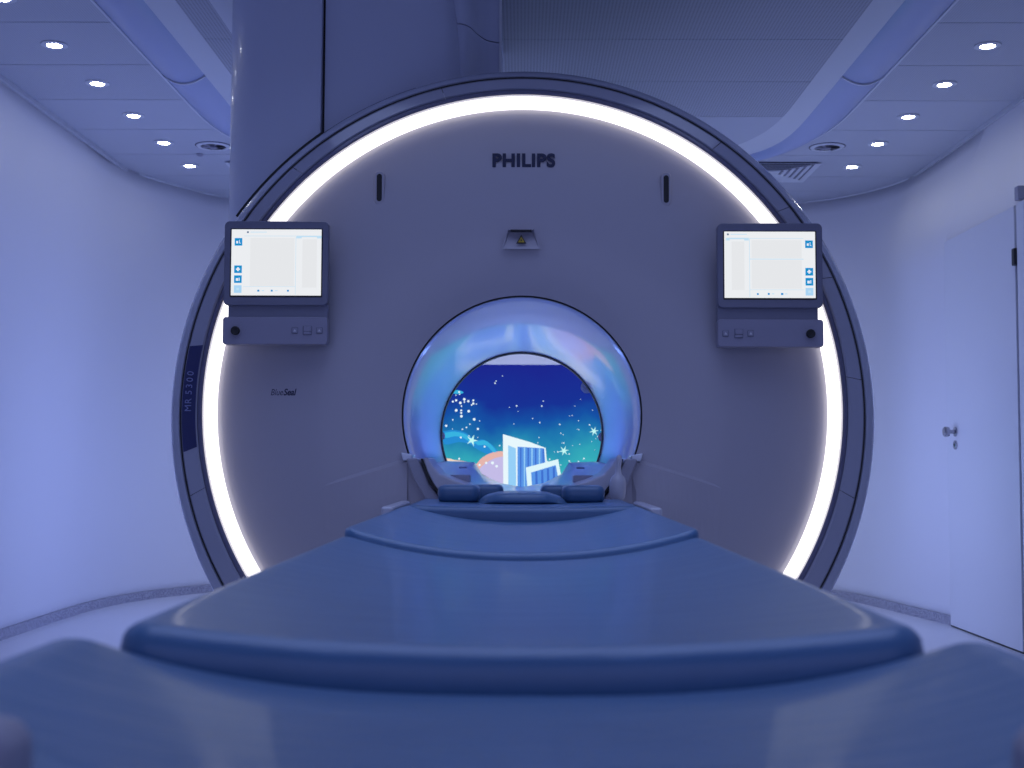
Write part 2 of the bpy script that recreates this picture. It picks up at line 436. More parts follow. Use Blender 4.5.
for s in (-1, 1):
    for yy in (1.84, .1, -1.6, -3.3):
        v, f = [], []
        for j in range(J+1):
            t = j/J; x = s*(1.73-.203*t) if yy < 2.3 else s*(XO(yy)*(1-t)+XI(yy)*t)
            z = ZC - .040*math.sin(PI*t)**.9 if 0 < j < J else ZC
            for dy, dz in ((-.006, -.001), (-.006, -.009), (.006, -.009), (.006, -.001)): v.append((x, yy+dy, z+dz))
        for j in range(J):
            for k in range(4): f.append((j*4+k, (j+1)*4+k, (j+1)*4+(k+1) % 4, j*4+(k+1) % 4))
        CE(mesh('cove_divider', v, f, BANDM))
# plain ceiling collar left of the service column
CE(prism('column_collar', rrect(-1.215, -.90, -.5, 2.05, .12), 'z', RZ-.012, RZ-.001, BANDM))

# ---------------- downlights
def downlight(x, y, label):
    e = empty('downlight', (x, y, ZC), label=label, cat='ceiling light', group='recessed downlights')
    r = local(lathe('trim_ring', [(.058, 0), (.058, .004), (.052, .007), (.034, .006), (.032, .0)], (x, y, ZC-.001), (0, 0, -1), BANDM, n=32), e, (x, y, ZC))
    l = local(lathe('lens', [(.031, 0), (.031, .0052), (.02, .0062)], (x, y, ZC-.001), (0, 0, -1), LENSE, n=24), e, (x, y, ZC))
    return e
pos = ['nearest the camera', 'second from the camera', 'third from the camera', 'fourth from the camera', 'fifth from the camera', 'farthest']
for s, nm in ((-1, 'left'), (1, 'right')):
    for i, y in enumerate((.81, 1.39, 1.97, 2.556, 3.14, 3.72)):
        if s > 0 and i == 0: continue
        if i == 0: lab = 'round white recessed downlight cut off by the upper left frame edge'
        elif s < 0: lab = 'glowing round recessed downlight in the left ceiling row, ' + ['', 'largest and nearest whole one', 'second whole one from the near end', 'middle of the five whole ones', 'second from the far end', 'smallest, beside the scanner column'][i]
        else: lab = 'glowing round recessed downlight in the right ceiling row, ' + ['', 'largest and nearest', 'second from the near end', 'middle one of five', 'second from the far end', 'smallest, farthest from the camera'][i]
        downlight(-2.09 if s < 0 else 2.06, y, lab)

# ---------------- round swirl vents, square diffusers, sprinkler
def swirl(x, y, label):
    L0 = (x, y, ZC); e = empty('swirl_vent', L0, label=label, cat='ceiling vent', group='round ceiling vents')
    local(lathe('vent_flange', [(.098, 0), (.098, .004), (.092, .008), (.074, .008), (.072, 0)], (x, y, ZC-.001), (0, 0, -1), BANDM, n=40), e, L0)
    local(lathe('vent_groove_ring', [(.106, 0), (.106, .002)], (x, y, ZC-.0005), (0, 0, -1), RIMD, n=40), e, L0)  # dark disc that shows as the groove round the flange
    local(lathe('vent_throat', [(.072, 0), (.072, .003)], (x, y, ZC-.002), (0, 0, -1), BLACK, n=32), e, L0)
    local(lathe('vent_hub', [(.022, 0), (.022, .010), (.015, .014)], (x, y, ZC-.004), (0, 0, -1), GREYP, n=20), e, L0)
    for k in range(6):
        a = 2*PI*k/6; c, s_ = math.cos(a), math.sin(a)
        P = [Vector((.018, -.005, 0)), Vector((.071, -.010, 0)), Vector((.071, .003, .005)), Vector((.018, .002, .005))]
        v = [(x+p.x*c-p.y*s_, y+p.x*s_+p.y*c, ZC-.012+p.z+d) for d in (0, .002) for p in P]
        local(mesh('vent_blade', v, [(0,1,2,3),(4,7,6,5),(0,4,5,1),(1,5,6,2),(2,6,7,3),(3,7,4,0)], GREYP), e, L0)
swirl(1.785, 3.22, 'round swirl air vent in the ceiling right of the scanner')
swirl(-1.82, 3.22, 'round swirl air vent in the ceiling left of the scanner column')
def diffuser(x0, x1, y0, y1, label):
    cx, cy = (x0+x1)/2, (y0+y1)/2; L0 = (cx, cy, ZC)
    e = empty('square_diffuser', L0, label=label, cat='air diffuser', group='square ceiling diffusers')
    h = (x1-x0)/2
    local(box('diffuser_plate', x0+.02, x1-.02, y0+.02, y1-.02, ZC-.004, ZC-.001, RIMD), e, L0)
    for k, hh in enumerate((h, h-.05, h-.09, h-.13, h-.17)):
        t = .028 if k == 0 else .014
        O = [(cx+sx*hh, cy+sy*hh) for sx, sy in ((-1,-1),(1,-1),(1,1),(-1,1))]
        I = [(cx+sx*(hh-t), cy+sy*(hh-t)) for sx, sy in ((-1,-1),(1,-1),(1,1),(-1,1))]
        zo, zi = ZC-.014, ZC-.006
        v = [(p[0], p[1], zo) for p in O]+[(p[0], p[1], zi) for p in I]+[(p[0], p[1], zo+.003) for p in O]+[(p[0], p[1], zi+.003) for p in I]
        f = []
        for i in range(4):
            j = (i+1) % 4
            f += [(i, j, 4+j, 4+i), (8+i, 12+i, 12+j, 8+j), (i, 8+i, 8+j, j), (4+i, 4+j, 12+j, 12+i)]
        local(mesh('diffuser_frame' if k == 0 else 'louvre', v, f, BANDM), e, L0)
    local(box('diffuser_core', cx-.05, cx+.05, cy-.05, cy+.05, ZC-.012, ZC-.005, BANDM), e, L0)
diffuser(1.32, 1.84, 3.60, 4.12, 'square louvred air diffuser in the ceiling right of the scanner rim')
diffuser(-1.84, -1.32, 3.60, 4.12, 'square louvred air diffuser half hidden by the scanner column')
tag(lathe('smoke_sensor', [(.022, 0), (.022, .006), (.012, .014)], (-1.95, 3.42, ZC-.001), (0, 0, -1), GREYP, n=20),
    'tiny dark round sensor on the left ceiling before the smallest downlight', 'sensor')

# ================================================================== SCANNER
IZ = 1.041; BZ0 = 1.023; BZ1 = 0.997
sc = empty('mri_scanner', (0, 0, 0), label='huge round magnetic resonance scanner with a glowing white ring and blue-lit bore', cat='scanner')
ZM = 0.012
# face between bore opening and light ring
def face_t(t): return -.012 - .035*math.sin(PI*min(1, t*1.15))*(1-t)**.6 + .040*t**4
def face_y(x, z):
    r = math.hypot(x, z-1.03); return face_t(max(0, min(1, (r-.394)/.607)))
prof = []
for k in range(33):
    t = k/32
    prof.append((.394*(1-t) + 1.008*t, face_t(t), BZ0*(1-t)+IZ*t))
revolve('face_panel', prof, PLASTIC, sc, n=240, zmin=ZM)
revolve('light_ring', [(1.009, .040, IZ), (1.0095, .006, IZ), (1.015, .001, IZ), (1.040, .001, IZ), (1.0475, .008, IZ), (1.050, .04, IZ)], RINGE, sc, n=240, zmin=ZM, close=True)
revolve('ring_edge', [(1.050, .045, IZ), (1.0505, -.004, IZ), (1.056, -.008, IZ), (1.066, -.004, IZ), (1.068, .045, IZ)], RIMD, sc, n=240, zmin=ZM, close=True)
# gloss band, split in panels by fine joints
joints = [-178, -128, -104, -62, -43, -14, 36, 52, 66, 84, 104, 128, 178]
D1, D2, D3 = IZ-.006, IZ-.014, IZ-.022
for a, b in zip(joints[:-1], joints[1:]):
    revolve('rim_band', [(1.068, -.003, IZ), (1.074, -.008, IZ-.002), (1.118, .004, D2), (1.123, .012, D2), (1.123, .05, D2), (1.068, .05, IZ)],
            RIMM, sc, n=max(6, int((b-a)/1.6)), zmin=ZM, close=True, a0=math.radians(a+.05), a1=math.radians(b-.05))
revolve('rim_groove', [(1.118, .05, D2), (1.121, .018, D2), (1.130, .018, D2), (1.133, .05, D2)], BLACK, sc, n=240, zmin=ZM)
revolve('outer_cover', [(1.128, .024, D2), (1.133, .015, D2), (1.152, .026, D3), (1.163, .042, D3), (1.171, .062, D3), (1.177, .088, D3), (1.181, .12, D3), (1.183, .16, D3), (1.1835, .22, D3), (1.183, .35, D3), (1.178, .7, D3), (1.15, 1.25, D3), (1.08, 1.42, IZ), (.9, 1.50, IZ), (.5, 1.55, 1.0), (.40, 1.53, BZ1), (.362, 1.47, BZ1)],
        COVERB, sc, n=420, zmin=ZM)
# bore
revolve('bore_seam', [(.398, .012, BZ0), (.3935, -.004, BZ0), (.3915, -.004, BZ0), (.390, .02, BZ0)], BLACK, sc, n=160)
revolve('bore_liner', [(.3915, .004, BZ0), (.3885, -.004, BZ0), (.384, .004, BZ0), (.380, .03, BZ0), (.374, .10, BZ0-.001), (.367, .20, BZ0-.003), (.361, .33, BZ0-.006), (.358, .5, BZ0-.009), (.358, 1.44, BZ1)], BOREM, sc, n=160)
revolve('bore_end_seal', [(.360, 1.43, BZ1), (.3535, 1.43, BZ1), (.3515, 1.44, BZ1), (.352, 1.48, BZ1), (.364, 1.48, BZ1)], BLACK, sc, n=160, close=True)
# oval sensor pads just past the far end of the bore
for px, py, rr in ((587, 387, .028), (440, 436, .022), (603, 437, .022)):
    p = at(px, py, 1.52)
    lathe('rear_knob', [(rr, 0), (rr, .01), (rr*.7, .018)], (p.x, 1.53, p.z), (0, -1, 0), GREYP, sc)
# lower fairings: wedges that leave a lit crease on the face each side of the bore
for s in (-1, 1):
    a = (s*.368, .888); b = (s*.665, .785); c = (s*.665, .35); d = (s*.10, .35)
    arc = []
    for k in range(12):
        th = math.radians(112 + (172-112)*k/11)
        arc.append((s*.400*math.sin(th), BZ0 + .400*math.cos(th)))
    top = []
    v, f = [], []
    # columns from bore edge outward, rows along the depth; the protrusion fades away from the bore
    cols = 14
    for i in range(cols+1):
        t = i/cols
        ex, ez = arc[0][0]*(1-t)+b[0]*t, arc[0][1]*(1-t)+b[1]*t
        # matching start on the bore arc for the lower edge
        depth = .028*(1-t)**.8 - .003*t
        v += [(ex, face_y(ex, ez)+.002, ez+.010), (ex, face_y(ex, ez)-depth, ez-.003), (ex, face_y(ex, ez-.1)-depth*.85, ez-.10), (ex, face_y(ex, ez-.22)-depth*.6, ez-.22), (ex, face_y(ex, .4)+.004, .40)]
    for i in range(cols):
        for j in range(4): f.append((i*5+j, (i+1)*5+j, (i+1)*5+j+1, i*5+j+1))
    n0 = len(v)
    for p in arc: v.append((p[0], -.040-.001, p[1]))
    for p in arc: v.append((p[0], -.0, p[1]))
    for i in range(len(arc)-1):
        f.append((n0+i, n0+i+1, n0+len(arc)+i+1, n0+len(arc)+i))
    # fill between first column and arc
    f.append((1,) + tuple(n0+i for i in range(len(arc)))+ (4, 3, 2))
    mesh('lower_fairing', v, f, PLASTIC, sc)
# vertical slots with a raised surround
for px, py in ((379, 187), (666.5, 188.5)):
    p = at(px, py, -.02)
    o = prism('slot_surround', rrect(p.x-.0165, p.x+.0165, p.z-.057, p.z+.057, .016), 'y', face_y(p.x, p.z)-.013, face_y(p.x, p.z)+.03, PLASTIC, sc, bevel=.003)
    s_ = prism('slot', rrect(p.x-.0085, p.x+.0085, p.z-.046, p.z+.046, .0084), 'y', face_y(p.x, p.z)-.0142, face_y(p.x, p.z)+.02, BLACK, sc)
# camera recess with warning triangle
p = at(521, 240, -.035)
u = 1/306.0
v = [(p.x-10.5*u, -.047, p.z+9*u), (p.x+10.5*u, -.047, p.z+9*u), (p.x+19*u, -.046, p.z-10*u), (p.x-19*u, -.046, p.z-10*u),
     (p.x-10*u, -.030, p.z+9.5*u), (p.x+10*u, -.030, p.z+9.5*u), (p.x+19*u, -.030, p.z-10.5*u), (p.x-19*u, -.030, p.z-10.5*u)]
# shallow scoop: hood above, sloping floor below
hood = prism('camera_hood', [(p.x-13*u, p.z+10*u), (p.x+13*u, p.z+10*u), (p.x+12*u, p.z+8.5*u), (p.x-12*u, p.z+8.5*u)], 'y', -.066, -.03, PLASTIC, sc)
mesh('camera_scoop', [(p.x-13*u, -.052, p.z+9*u), (p.x+13*u, -.052, p.z+9*u), (p.x+20*u, -.052, p.z-10*u), (p.x-20*u, -.052, p.z-10*u),
                      (p.x-11*u, -.036, p.z+8*u), (p.x+11*u, -.036, p.z+8*u), (p.x+18*u, -.0515, p.z-10*u), (p.x-18*u, -.0515, p.z-10*u)],
     [(0, 4, 7, 3), (1, 2, 6, 5), (0, 1, 5, 4), (4, 5, 6, 7)], PLASTIC, sc)
box('camera_slit', p.x-10.5*u, p.x+10.5*u, -.0675, -.045, p.z+7.2*u, p.z+8.8*u, BLACK, sc)
def tri(name, cx, cz, h, y0, y1, m, par): return prism(name, [(cx-h*.58, cz-h/2), (cx+h*.58, cz-h/2), (cx, cz+h/2)], 'y', y0, y1, m, par)
w1 = tri('warning_sign', p.x+.001, p.z-.001, .029, -.0555, -.0545, BLACK, sc)
tri('warning_field', p.x+.001, p.z-.002, .019, -.0562, -.0556, YELLOW, w1)
lathe('warning_symbol', [(.0028, 0), (.0028, .0004)], (p.x+.001, -.0563, p.z-.0045), (0, -1, 0), BLACK, w1, n=10)
# lettering
p = at(523.5, 160, -.03)
text('brand_lettering', 'PHILIPS', .060, INK, sc, (p.x, face_y(p.x, p.z-.02)-.0015, p.z), (PI/2, 0, 0), bold=.0026, width=.208, space=1.08, extrude=.0015)
p = at(282.5, 392.3, -.03)
text('line_lettering', 'Blue', .030, INK, sc, (p.x-.022, face_y(p.x-.045, p.z)-.0045, p.z), (PI/2, 0, 0), bold=.0, shear=.25, width=.042, extrude=.0025)
text('line_lettering', 'Seal', .030, INK, sc, (p.x+.0215, face_y(p.x+.045, p.z)-.0025, p.z), (PI/2, 0, 0), bold=.0008, shear=.25, width=.044, extrude=.0025)
# lettering printed on the curved cover: follow its surface
for o in [c for c in sc.children if c.name.startswith('line_lettering')]:
    ys = [v_.co.y for v_ in o.data.vertices]; back = max(ys)
    for v_ in o.data.vertices: v_.co.y = face_y(v_.co.x, v_.co.z) + (.0005 if v_.co.y > back-1e-4 else -.0012)
# navy plate on the left of the rim, following the ring
np_ = revolve('model_plate', [(1.072, -.0095, IZ-.002), (1.119, .0025, D2), (1.119, .02, D2), (1.072, .02, IZ)], NAVY, sc, n=24, close=True, a0=math.radians(-96.6), a1=math.radians(-78.6))
for ch, ang in zip('MR 5300', (-90.3, -89.1, -88.4, -87.6, -86.5, -85.4, -84.3)):
    if ch == ' ': continue
    a = math.radians(ang+.4); r = 1.096
    x, z = r*math.sin(a), IZ + r*math.cos(a)
    text('model_lettering', ch, .030, PALEINK, np_, (x, -.0063, z), (PI/2, -PI/2 + (a+PI/2), math.radians(0)), extrude=.0012)

# bore floor: side shelves and concave middle
secs = []
def bridge(name, pts, y0, y1, m, bevel=0):
    n = len(pts); v = [(x, y0, z) for x, z in pts]+[(x, y1, z) for x, z in pts]
    f = [(i, i+1, n+i+1, n+i) for i in range(n-1)] + [(n-1, 0, n, 2*n-1), tuple(range(n)), tuple(range(2*n-1, n-1, -1))]
    return mesh(name, v, f, m, sc, bevel=bevel)
near = [(-.352, .868), (-.28, .838), (-.215, .812), (-.145, .790), (-.07, .768), (0, .760)]
far = [(-.335, .873), (-.25, .871), (-.208, .868), (-.176, .818), (-.097, .777), (0, .760)]
near += [(-x, z) for x, z in near[-2::-1]]; far += [(-x, z) for x, z in far[-2::-1]]
v, f = [], []
NS = 10; nn = len(near)
for q in range(NS+1):
    t = q/NS; yy = .10*(1-t)+1.48*t; u_ = t**1.6; sh = .352 if t < .05 else .345
    ring = [(a[0]*(1-u_)+b[0]*u_, a[1]*(1-u_)+b[1]*u_) for a, b in zip(near, far)]
    ring += [(.30, .80 if False else .815), (.20, .735), (0, .70), (-.20, .735), (-.30, .815)]
    v += [(x, yy, z) for x, z in ring]
m_ = len(ring)
for q in range(NS):
    for k in range(m_): f.append((q*m_+k, q*m_+(k+1) % m_, (q+1)*m_+(k+1) % m_, (q+1)*m_+k))
f += [tuple(range(m_)), tuple(range((NS+1)*m_-1, NS*m_-1, -1))]
mesh('bore_bridge', v, f, BOREM, sc, bevel=.003)
for s in (-1, 1):
    box('rail_clip', *sorted((s*.205, s*.235)), .60, .64, .845, .852, GREYP, sc, bevel=.002)
    box('rail_pad', *sorted((s*.175, s*.245)), .16, .26, .80, .826, GREYP, sc, bevel=.004)
    # curved guards at the bore entrance
    g1 = [(s*.372, .880), (s*.335, .882), (s*.322, .86), (s*.295, .80), (s*.255, .745), (s*.20, .70), (s*.26, .70), (s*.31, .755), (s*.345, .81)]
    prism('entry_guard', g1 if s > 0 else g1[::-1], 'y', -.085, .06, GREYP, sc, bevel=.006)
    g2 = [(s*.318, .882), (s*.302, .884), (s*.288, .862), (s*.262, .832), (s*.215, .812), (s*.16, .795), (s*.16, .73), (s*.21, .735), (s*.27, .775), (s*.305, .84)]
    prism('inner_guard', g2 if s > 0 else g2[::-1], 'y', -.10, .22, TABLEM, sc, bevel=.008)
    g3 = [(s*.324, .880), (s*.317, .880), (s*.288, .805), (s*.235, .75), (s*.242, .745), (s*.297, .80)]
    prism('guard_seal', g3 if s > 0 else g3[::-1], 'y', -.099, .0, BLACK, sc)
    tip = at(403 if s < 0 else 640, 455, -.05)
    prism('guard_cap', [(s*.392, .90), (s*.352, .893), (s*.358, .875), (s*.384, .872)][::s], 'y', -.06, .08, BOREM, sc, bevel=.004)

# bore lights sit on the shelves and shine up the bore wall
for s in (-1, 1):
    area('bore_lamp', (s*.27, .80, .885), (0, math.radians(s*4), 0), .05, 1.0, 1.6, (.20, .34, 1.0))
    bpy.data.objects[-1 if False else [o.name for o in bpy.data.objects if o.name.startswith('bore_lamp')][-1]].rotation_euler = (PI, 0, 0)

# ---------------- service column
col = empty('service_column', (-.55, .6, 1.5), label='tall grey service column cover rising from the scanner to the ceiling', cat='column')
def CO(o): return local(o, col, (-.55, .6, 1.5))
def plan(name, pts, z0, z1, m, bevel=.004): return CO(prism(name, pts, 'z', z0, z1, m, bevel=bevel))
lp = crom([(-1.07, 1.35), (-1.085, .75), (-1.08, .50), (-1.045, .32), (-.97, .20), (-.86, .135), (-.692, .115)], 6)
lp2 = lp + [(-.692, 1.35)]
plan('left_cover', lp2, 1.62, ZC, COLUMNM)
cp = crom([(-.684, .145), (-.50, .14), (-.36, .15), (-.262, .18), (-.222, .23)], 6)
# centre cover widens upward with a curved right edge
v, f = [], []
zs = [1.62, 2.1, 2.25, 2.35, 2.42, 2.50, 2.58, ZC]
off = [0, 0, 0, -.006, -.012, -.026, -.045, -.11]
cpp = cp + [(-.222, 1.34), (-.684, 1.34)]
n = len(cpp)
for z, o_ in zip(zs, off):
    for (x, y) in cpp:
        k = max(0, min(1, (x+.663)/.44)); v.append((x + o_*k**2, y, z))
for i in range(len(zs)-1):
    for j in range(n): f.append((i*n+j, i*n+(j+1) % n, (i+1)*n+(j+1) % n, (i+1)*n+j))
f += [tuple(range(n-1, -1, -1)), tuple(range((len(zs)-1)*n, len(zs)*n))]
CO(mesh('centre_cover', v, f, COLUMNM, smooth=True)).data.set_sharp_from_angle(angle=math.radians(40))
sp = crom([(-.32, .26), (-.24, .235), (-.195, .26), (-.160, .36), (-.128, .42), (-.088, .44)], 6)
for z0, z1, nm in ((1.62, 2.413, 'side_cover'), (2.417, ZC, 'upper_side_cover')):
    CO(prism(nm, sp + [(-.088, 1.33), (-.32, 1.33)], 'z', z0, z1, COLUMNM))
CO(box('cover_seam', -.6915, -.6845, .150, 1.3, 1.62, ZC, BLACK))
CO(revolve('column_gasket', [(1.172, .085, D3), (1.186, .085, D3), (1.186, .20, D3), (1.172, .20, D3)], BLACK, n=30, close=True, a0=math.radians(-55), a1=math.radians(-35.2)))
CO(revolve('column_painted_shadow', [(1.172, .095, D3), (1.184, .10, D3), (1.200, .20, D3), (1.172, .20, D3)], RIMD, n=30, close=True, a0=math.radians(-36), a1=math.radians(-18)))  # dark strip modelled in place of the shade under the centre cover
CO(box('side_edge', -.0878, -.079, .435, .455, 1.62, ZC, BANDM))

# ================================================================== CONTROL MONITORS
def monitor(cx_px, top, bot, b_bot, rec_bot, left, right, sl, sr, st, sb, knob, btns, mirror, label):
    Y = -.11
    a = at(left, top, Y); b = at(right, bot, Y)
    org = ((a.x+b.x)/2, 0, b.z)
    e = empty('control_monitor', org, label=label, cat='monitor', group='control monitors on the scanner face')
    def X(px): return at(px, (top+bot)/2, Y).x
    def Z(py): return at((left+right)/2, py, Y).z
    def E(o, par=None): return local(o, par or e, org) if par is None else o
    x0, x1 = X(left), X(right)
    E(prism('bezel', rrect(x0, x1, Z(b_bot), Z(top), .017), 'y', Y, Y+.032, BEZEL, bevel=.004))
    nx0, nx1 = (x0+.014, x1-.003) if not mirror else (x0+.003, x1-.014)
    E(box('recessed_strip', nx0, nx1, Y+.014, Y+.05, Z(rec_bot)-.003, Z(b_bot)+.004, RECESS))
    zc0, zc1 = Z(bot), Z(rec_bot)
    E(prism('console', rrect(x0, x1, zc0, zc1, .010), 'y', Y-.002, Y+.045, PANELM, bevel=.003))
    E(box('mount', (x0+x1)/2-.09, (x0+x1)/2+.09, Y+.03, -.012, Z(bot)+.01, Z(top)-.05, GREYP))
    sx0, sx1, sz0, sz1 = X(sl), X(sr), Z(sb), Z(st)
    s = E(box('screen', sx0, sx1, Y-.0012, Y+.004, sz0, sz1, SCREENW))
    E(prism('screen_gasket', rrect(sx0-.004, sx1+.004, sz0-.006, sz1+.003, .003), 'y', Y-.0006, Y+.003, BLACK))
    W, H = sx1-sx0, sz1-sz0
    def R(name, u0, u1, v0, v1, m, d=.0017, par=s):
        o = box(name, sx0+W*u0, sx0+W*u1, Y-d, Y-.0012, sz1-H*v1, sz1-H*v0, m)
        return local(o, par, org)
    if not mirror:
        ic = .05; cl, cr = .72, 1.0; gl = .14
        R('tab_bar', cl, cr, .095, .115, SCRLINE); R('tab_end', cl, cl+.06, .115, .135, SCRLINE); R('tab_end', cr-.05, cr, .115, .135, SCRLINE)
        R('content_column', cl+.07, cr-.05, .15, .88, SCRGREY)
        R('content_field', .21, .70, .13, .86, SCRGREY)
        R('divider', .715, .719, .12, .99, SCRLINE); R('divider', gl, .715, .097, .103, SCRLINE); R('divider', gl, .715, .865, .870, SCRLINE)
        R('small_mark', .17, .19, .03, .055, SCRDARK); R('small_mark', .21, .39, .036, .046, SCRLINE)
        R('small_mark', .295, .317, .915, .942, SCRBLUE); R('small_mark', .345, .37, .922, .934, SCRLINE)
        R('small_mark', .445, .465, .915, .942, SCRBLUE); R('small_mark', .49, .52, .922, .934, SCRLINE); R('small_mark', .625, .645, .915, .942, SCRBLUE)
    else:
        ic = .905; cl, cr = .02, .27
        R('tab_bar', cl, cr, .095, .115, SCRLINE); R('tab_end', cl, cl+.04, .115, .135, SCRLINE); R('tab_end', cr-.05, cr, .115, .135, SCRLINE)
        R('content_column', cl+.06, cr-.05, .15, .88, SCRGREY)
        R('content_field', .30, .85, .13, .40, SCRGREY); R('content_field', .30, .85, .43, .86, SCRGREY)
        R('divider', .275, .280, .10, .99, SCRLINE); R('divider', .28, .87, .100, .106, SCRLINE); R('divider', .28, .87, .410, .420, SCRLINE); R('divider', .28, .87, .875, .880, SCRLINE)
        R('small_mark', .03, .05, .03, .055, SCRDARK); R('small_mark', .07, .25, .036, .046, SCRLINE)
        R('small_mark', .355, .375, .93, .955, SCRBLUE); R('small_mark', .475, .495, .925, .955, SCRBLUE); R('small_mark', .52, .545, .932, .945, SCRLINE)
        R('small_mark', .62, .645, .925, .955, SCRBLUE); R('small_mark', .66, .69, .932, .945, SCRLINE)
    cxi = ic + .027
    for k, vy in enumerate((.19, .605, .755, .905)):
        m = SCRBLUE if k < 3 else SCRFADE
        R('icon', cxi-.042, cxi+.042, vy-.057, vy+.057, m, .0022)
        g = SCREENW if k < 3 else SCRLINE
        if k == 0:
            R('icon_glyph', cxi-.024, cxi-.004, vy-.012, vy+.024, g, .0026); R('icon_glyph', cxi+.008, cxi+.014, vy-.030, vy+.020, g, .0026); R('icon_glyph', cxi+.014, cxi+.024, vy+.014, vy+.026, g, .0026)
        elif k == 1:
            R('icon_glyph', cxi-.022, cxi+.022, vy-.010, vy+.010, g, .0026); R('icon_glyph', cxi-.010, cxi+.010, vy-.028, vy+.028, g, .0026)
        elif k == 2:
            R('icon_glyph', cxi-.022, cxi+.004, vy-.014, vy+.026, g, .0026); R('icon_glyph', cxi+.010, cxi+.020, vy-.022, vy+.026, g, .0026)
        else: R('icon_glyph', cxi-.014, cxi+.014, vy-.018, vy+.018, g, .0026)
    kp = at(knob[0], knob[1], Y)
    E(lathe('dial_collar', [(.021, 0), (.021, .002), (.017, .003)], (kp.x, Y-.002, kp.z), (0, -1, 0), PANELM))
    E(lathe('dial', [(.0145, 0), (.0145, .010), (.012, .012), (.004, .009)], (kp.x, Y-.004, kp.z), (0, -1, 0), BLACK))
    for i, bx in enumerate(btns):
        bp = at(bx, knob[1]-.5, Y)
        if i == 1:
            jb = E(prism('rocker', rrect(bp.x-.015, bp.x+.015, bp.z-.015, bp.z+.015, .003), 'y', Y-.0035, Y, BEZEL, bevel=.001))
            local(prism('rocker_cap', rrect(bp.x-.011, bp.x+.013, bp.z-.003, bp.z+.013, .002), 'y', Y-.007, Y-.003, PANELM, bevel=.001), jb, org)
            local(prism('rocker_cap', rrect(bp.x-.011, bp.x+.012, bp.z-.0125, bp.z-.005, .002), 'y', Y-.007, Y-.003, PANELM, bevel=.001), jb, org)
        else:
            jb = E(prism('button', rrect(bp.x-.0105, bp.x+.0105, bp.z-.0105, bp.z+.0105, .003), 'y', Y-.0035, Y, BEZEL, bevel=.001))
            local(prism('button_cap', rrect(bp.x-.0085, bp.x+.0085, bp.z-.0085, bp.z+.0085, .003), 'y', Y-.0055, Y-.003, PANELM, bevel=.001), jb, org)
            local(tri('button_symbol', bp.x, bp.z, .008, Y-.0062, Y-.0054, TRIMM, None), jb, org)
monitor(0, 221, 344.5, 305.5, 317, 223.5, 328, 231, 321, 229.5, 295.5, (236, 331), (295, 307.5, 319.5), False,
        'monitor on the left of the scanner face with icons along its screen\'s left edge')
monitor(0, 223, 347, 308, 319.5, 717.5, 823, 724.5, 815.5, 231.7, 298, (810, 334), (725.5, 738.5, 750.5), True,
        'monitor on the right of the scanner face with icons along its screen\'s right edge')

# ================================================================== WALL DISPLAY behind the bore
YS = 4.82
tl = at(522, 364.8, YS); ZT = tl.z
disp = empty('wall_display', (0, 4.9, ZT-.96), label='wide backlit screen seen through the bore showing an icy starry night scene', cat='display')
DL = (0, 4.9, ZT-.96)
def DD(o, par=None): return local(o, par or disp, DL)
DD(box('display_housing', -.87, .87, YS+.004, 4.898, ZT-.97, ZT+.010, BANDM))
skym = bpy.data.materials.new('night_sky_picture'); skym.use_nodes = True
nt = skym.node_tree; nt.nodes.clear(); L = nt.links
tc = nt.nodes.new('ShaderNodeTexCoord'); sx = nt.nodes.new('ShaderNodeSeparateXYZ')
nz = nt.nodes.new('ShaderNodeTexNoise'); nz.inputs['Scale'].default_value = 3.2; nz.inputs['Detail'].default_value = 3
ad = nt.nodes.new('ShaderNodeMath'); ad.operation = 'MULTIPLY_ADD'; ad.inputs[1].default_value = .36
mx_ = nt.nodes.new('ShaderNodeMath'); mx_.operation = 'ABSOLUTE'
m3 = nt.nodes.new('ShaderNodeMath'); m3.operation = 'MULTIPLY_ADD'; m3.inputs[1].default_value = -.10
cr_ = nt.nodes.new('ShaderNodeValToRGB')
els = cr_.color_ramp.elements
els[0].position = 0.0; els[0].color = (.05, .52, .52, 1)
els[1].position = 1.0; els[1].color = (.012, .020, .27, 1)
for ps, cc in ((.22, (.030, .36, .48, 1)), (.36, (.014, .20, .44, 1)), (.52, (.008, .085, .38, 1)), (.68, (.009, .032, .30, 1))):
    q = els.new(ps); q.color = cc
mr = nt.nodes.new('ShaderNodeMapRange'); mr.inputs['From Min'].default_value = .10+.36*.5; mr.inputs['From Max'].default_value = .96+.36*.5
em = nt.nodes.new('ShaderNodeEmission'); em.inputs[1].default_value = 1.0; om = nt.nodes.new('ShaderNodeOutputMaterial')
L.new(tc.outputs['Object'], sx.inputs[0]); L.new(tc.outputs['Object'], nz.inputs['Vector'])
L.new(nz.outputs['Fac'], ad.inputs[0]); L.new(sx.outputs['Z'], ad.inputs[2])
L.new(sx.outputs['X'], mx_.inputs[0]); L.new(mx_.outputs[0], m3.inputs[0]); L.new(ad.outputs[0], m3.inputs[2])
L.new(m3.outputs[0], mr.inputs['Value']); L.new(mr.outputs['Result'], cr_.inputs[0]); L.new(cr_.outputs[0], em.inputs[0]); L.new(em.outputs[0], om.inputs[0])
pic = DD(box('display_screen', -.85, .85, YS, YS+.003, ZT-.95, ZT, skym))
def zp(cx, cy):    # pixel of the 4.8x crop with its corner at (430, 340)
    q = at(430+cx/4.8, 340+cy/4.8, YS); return (q.x, q.z)
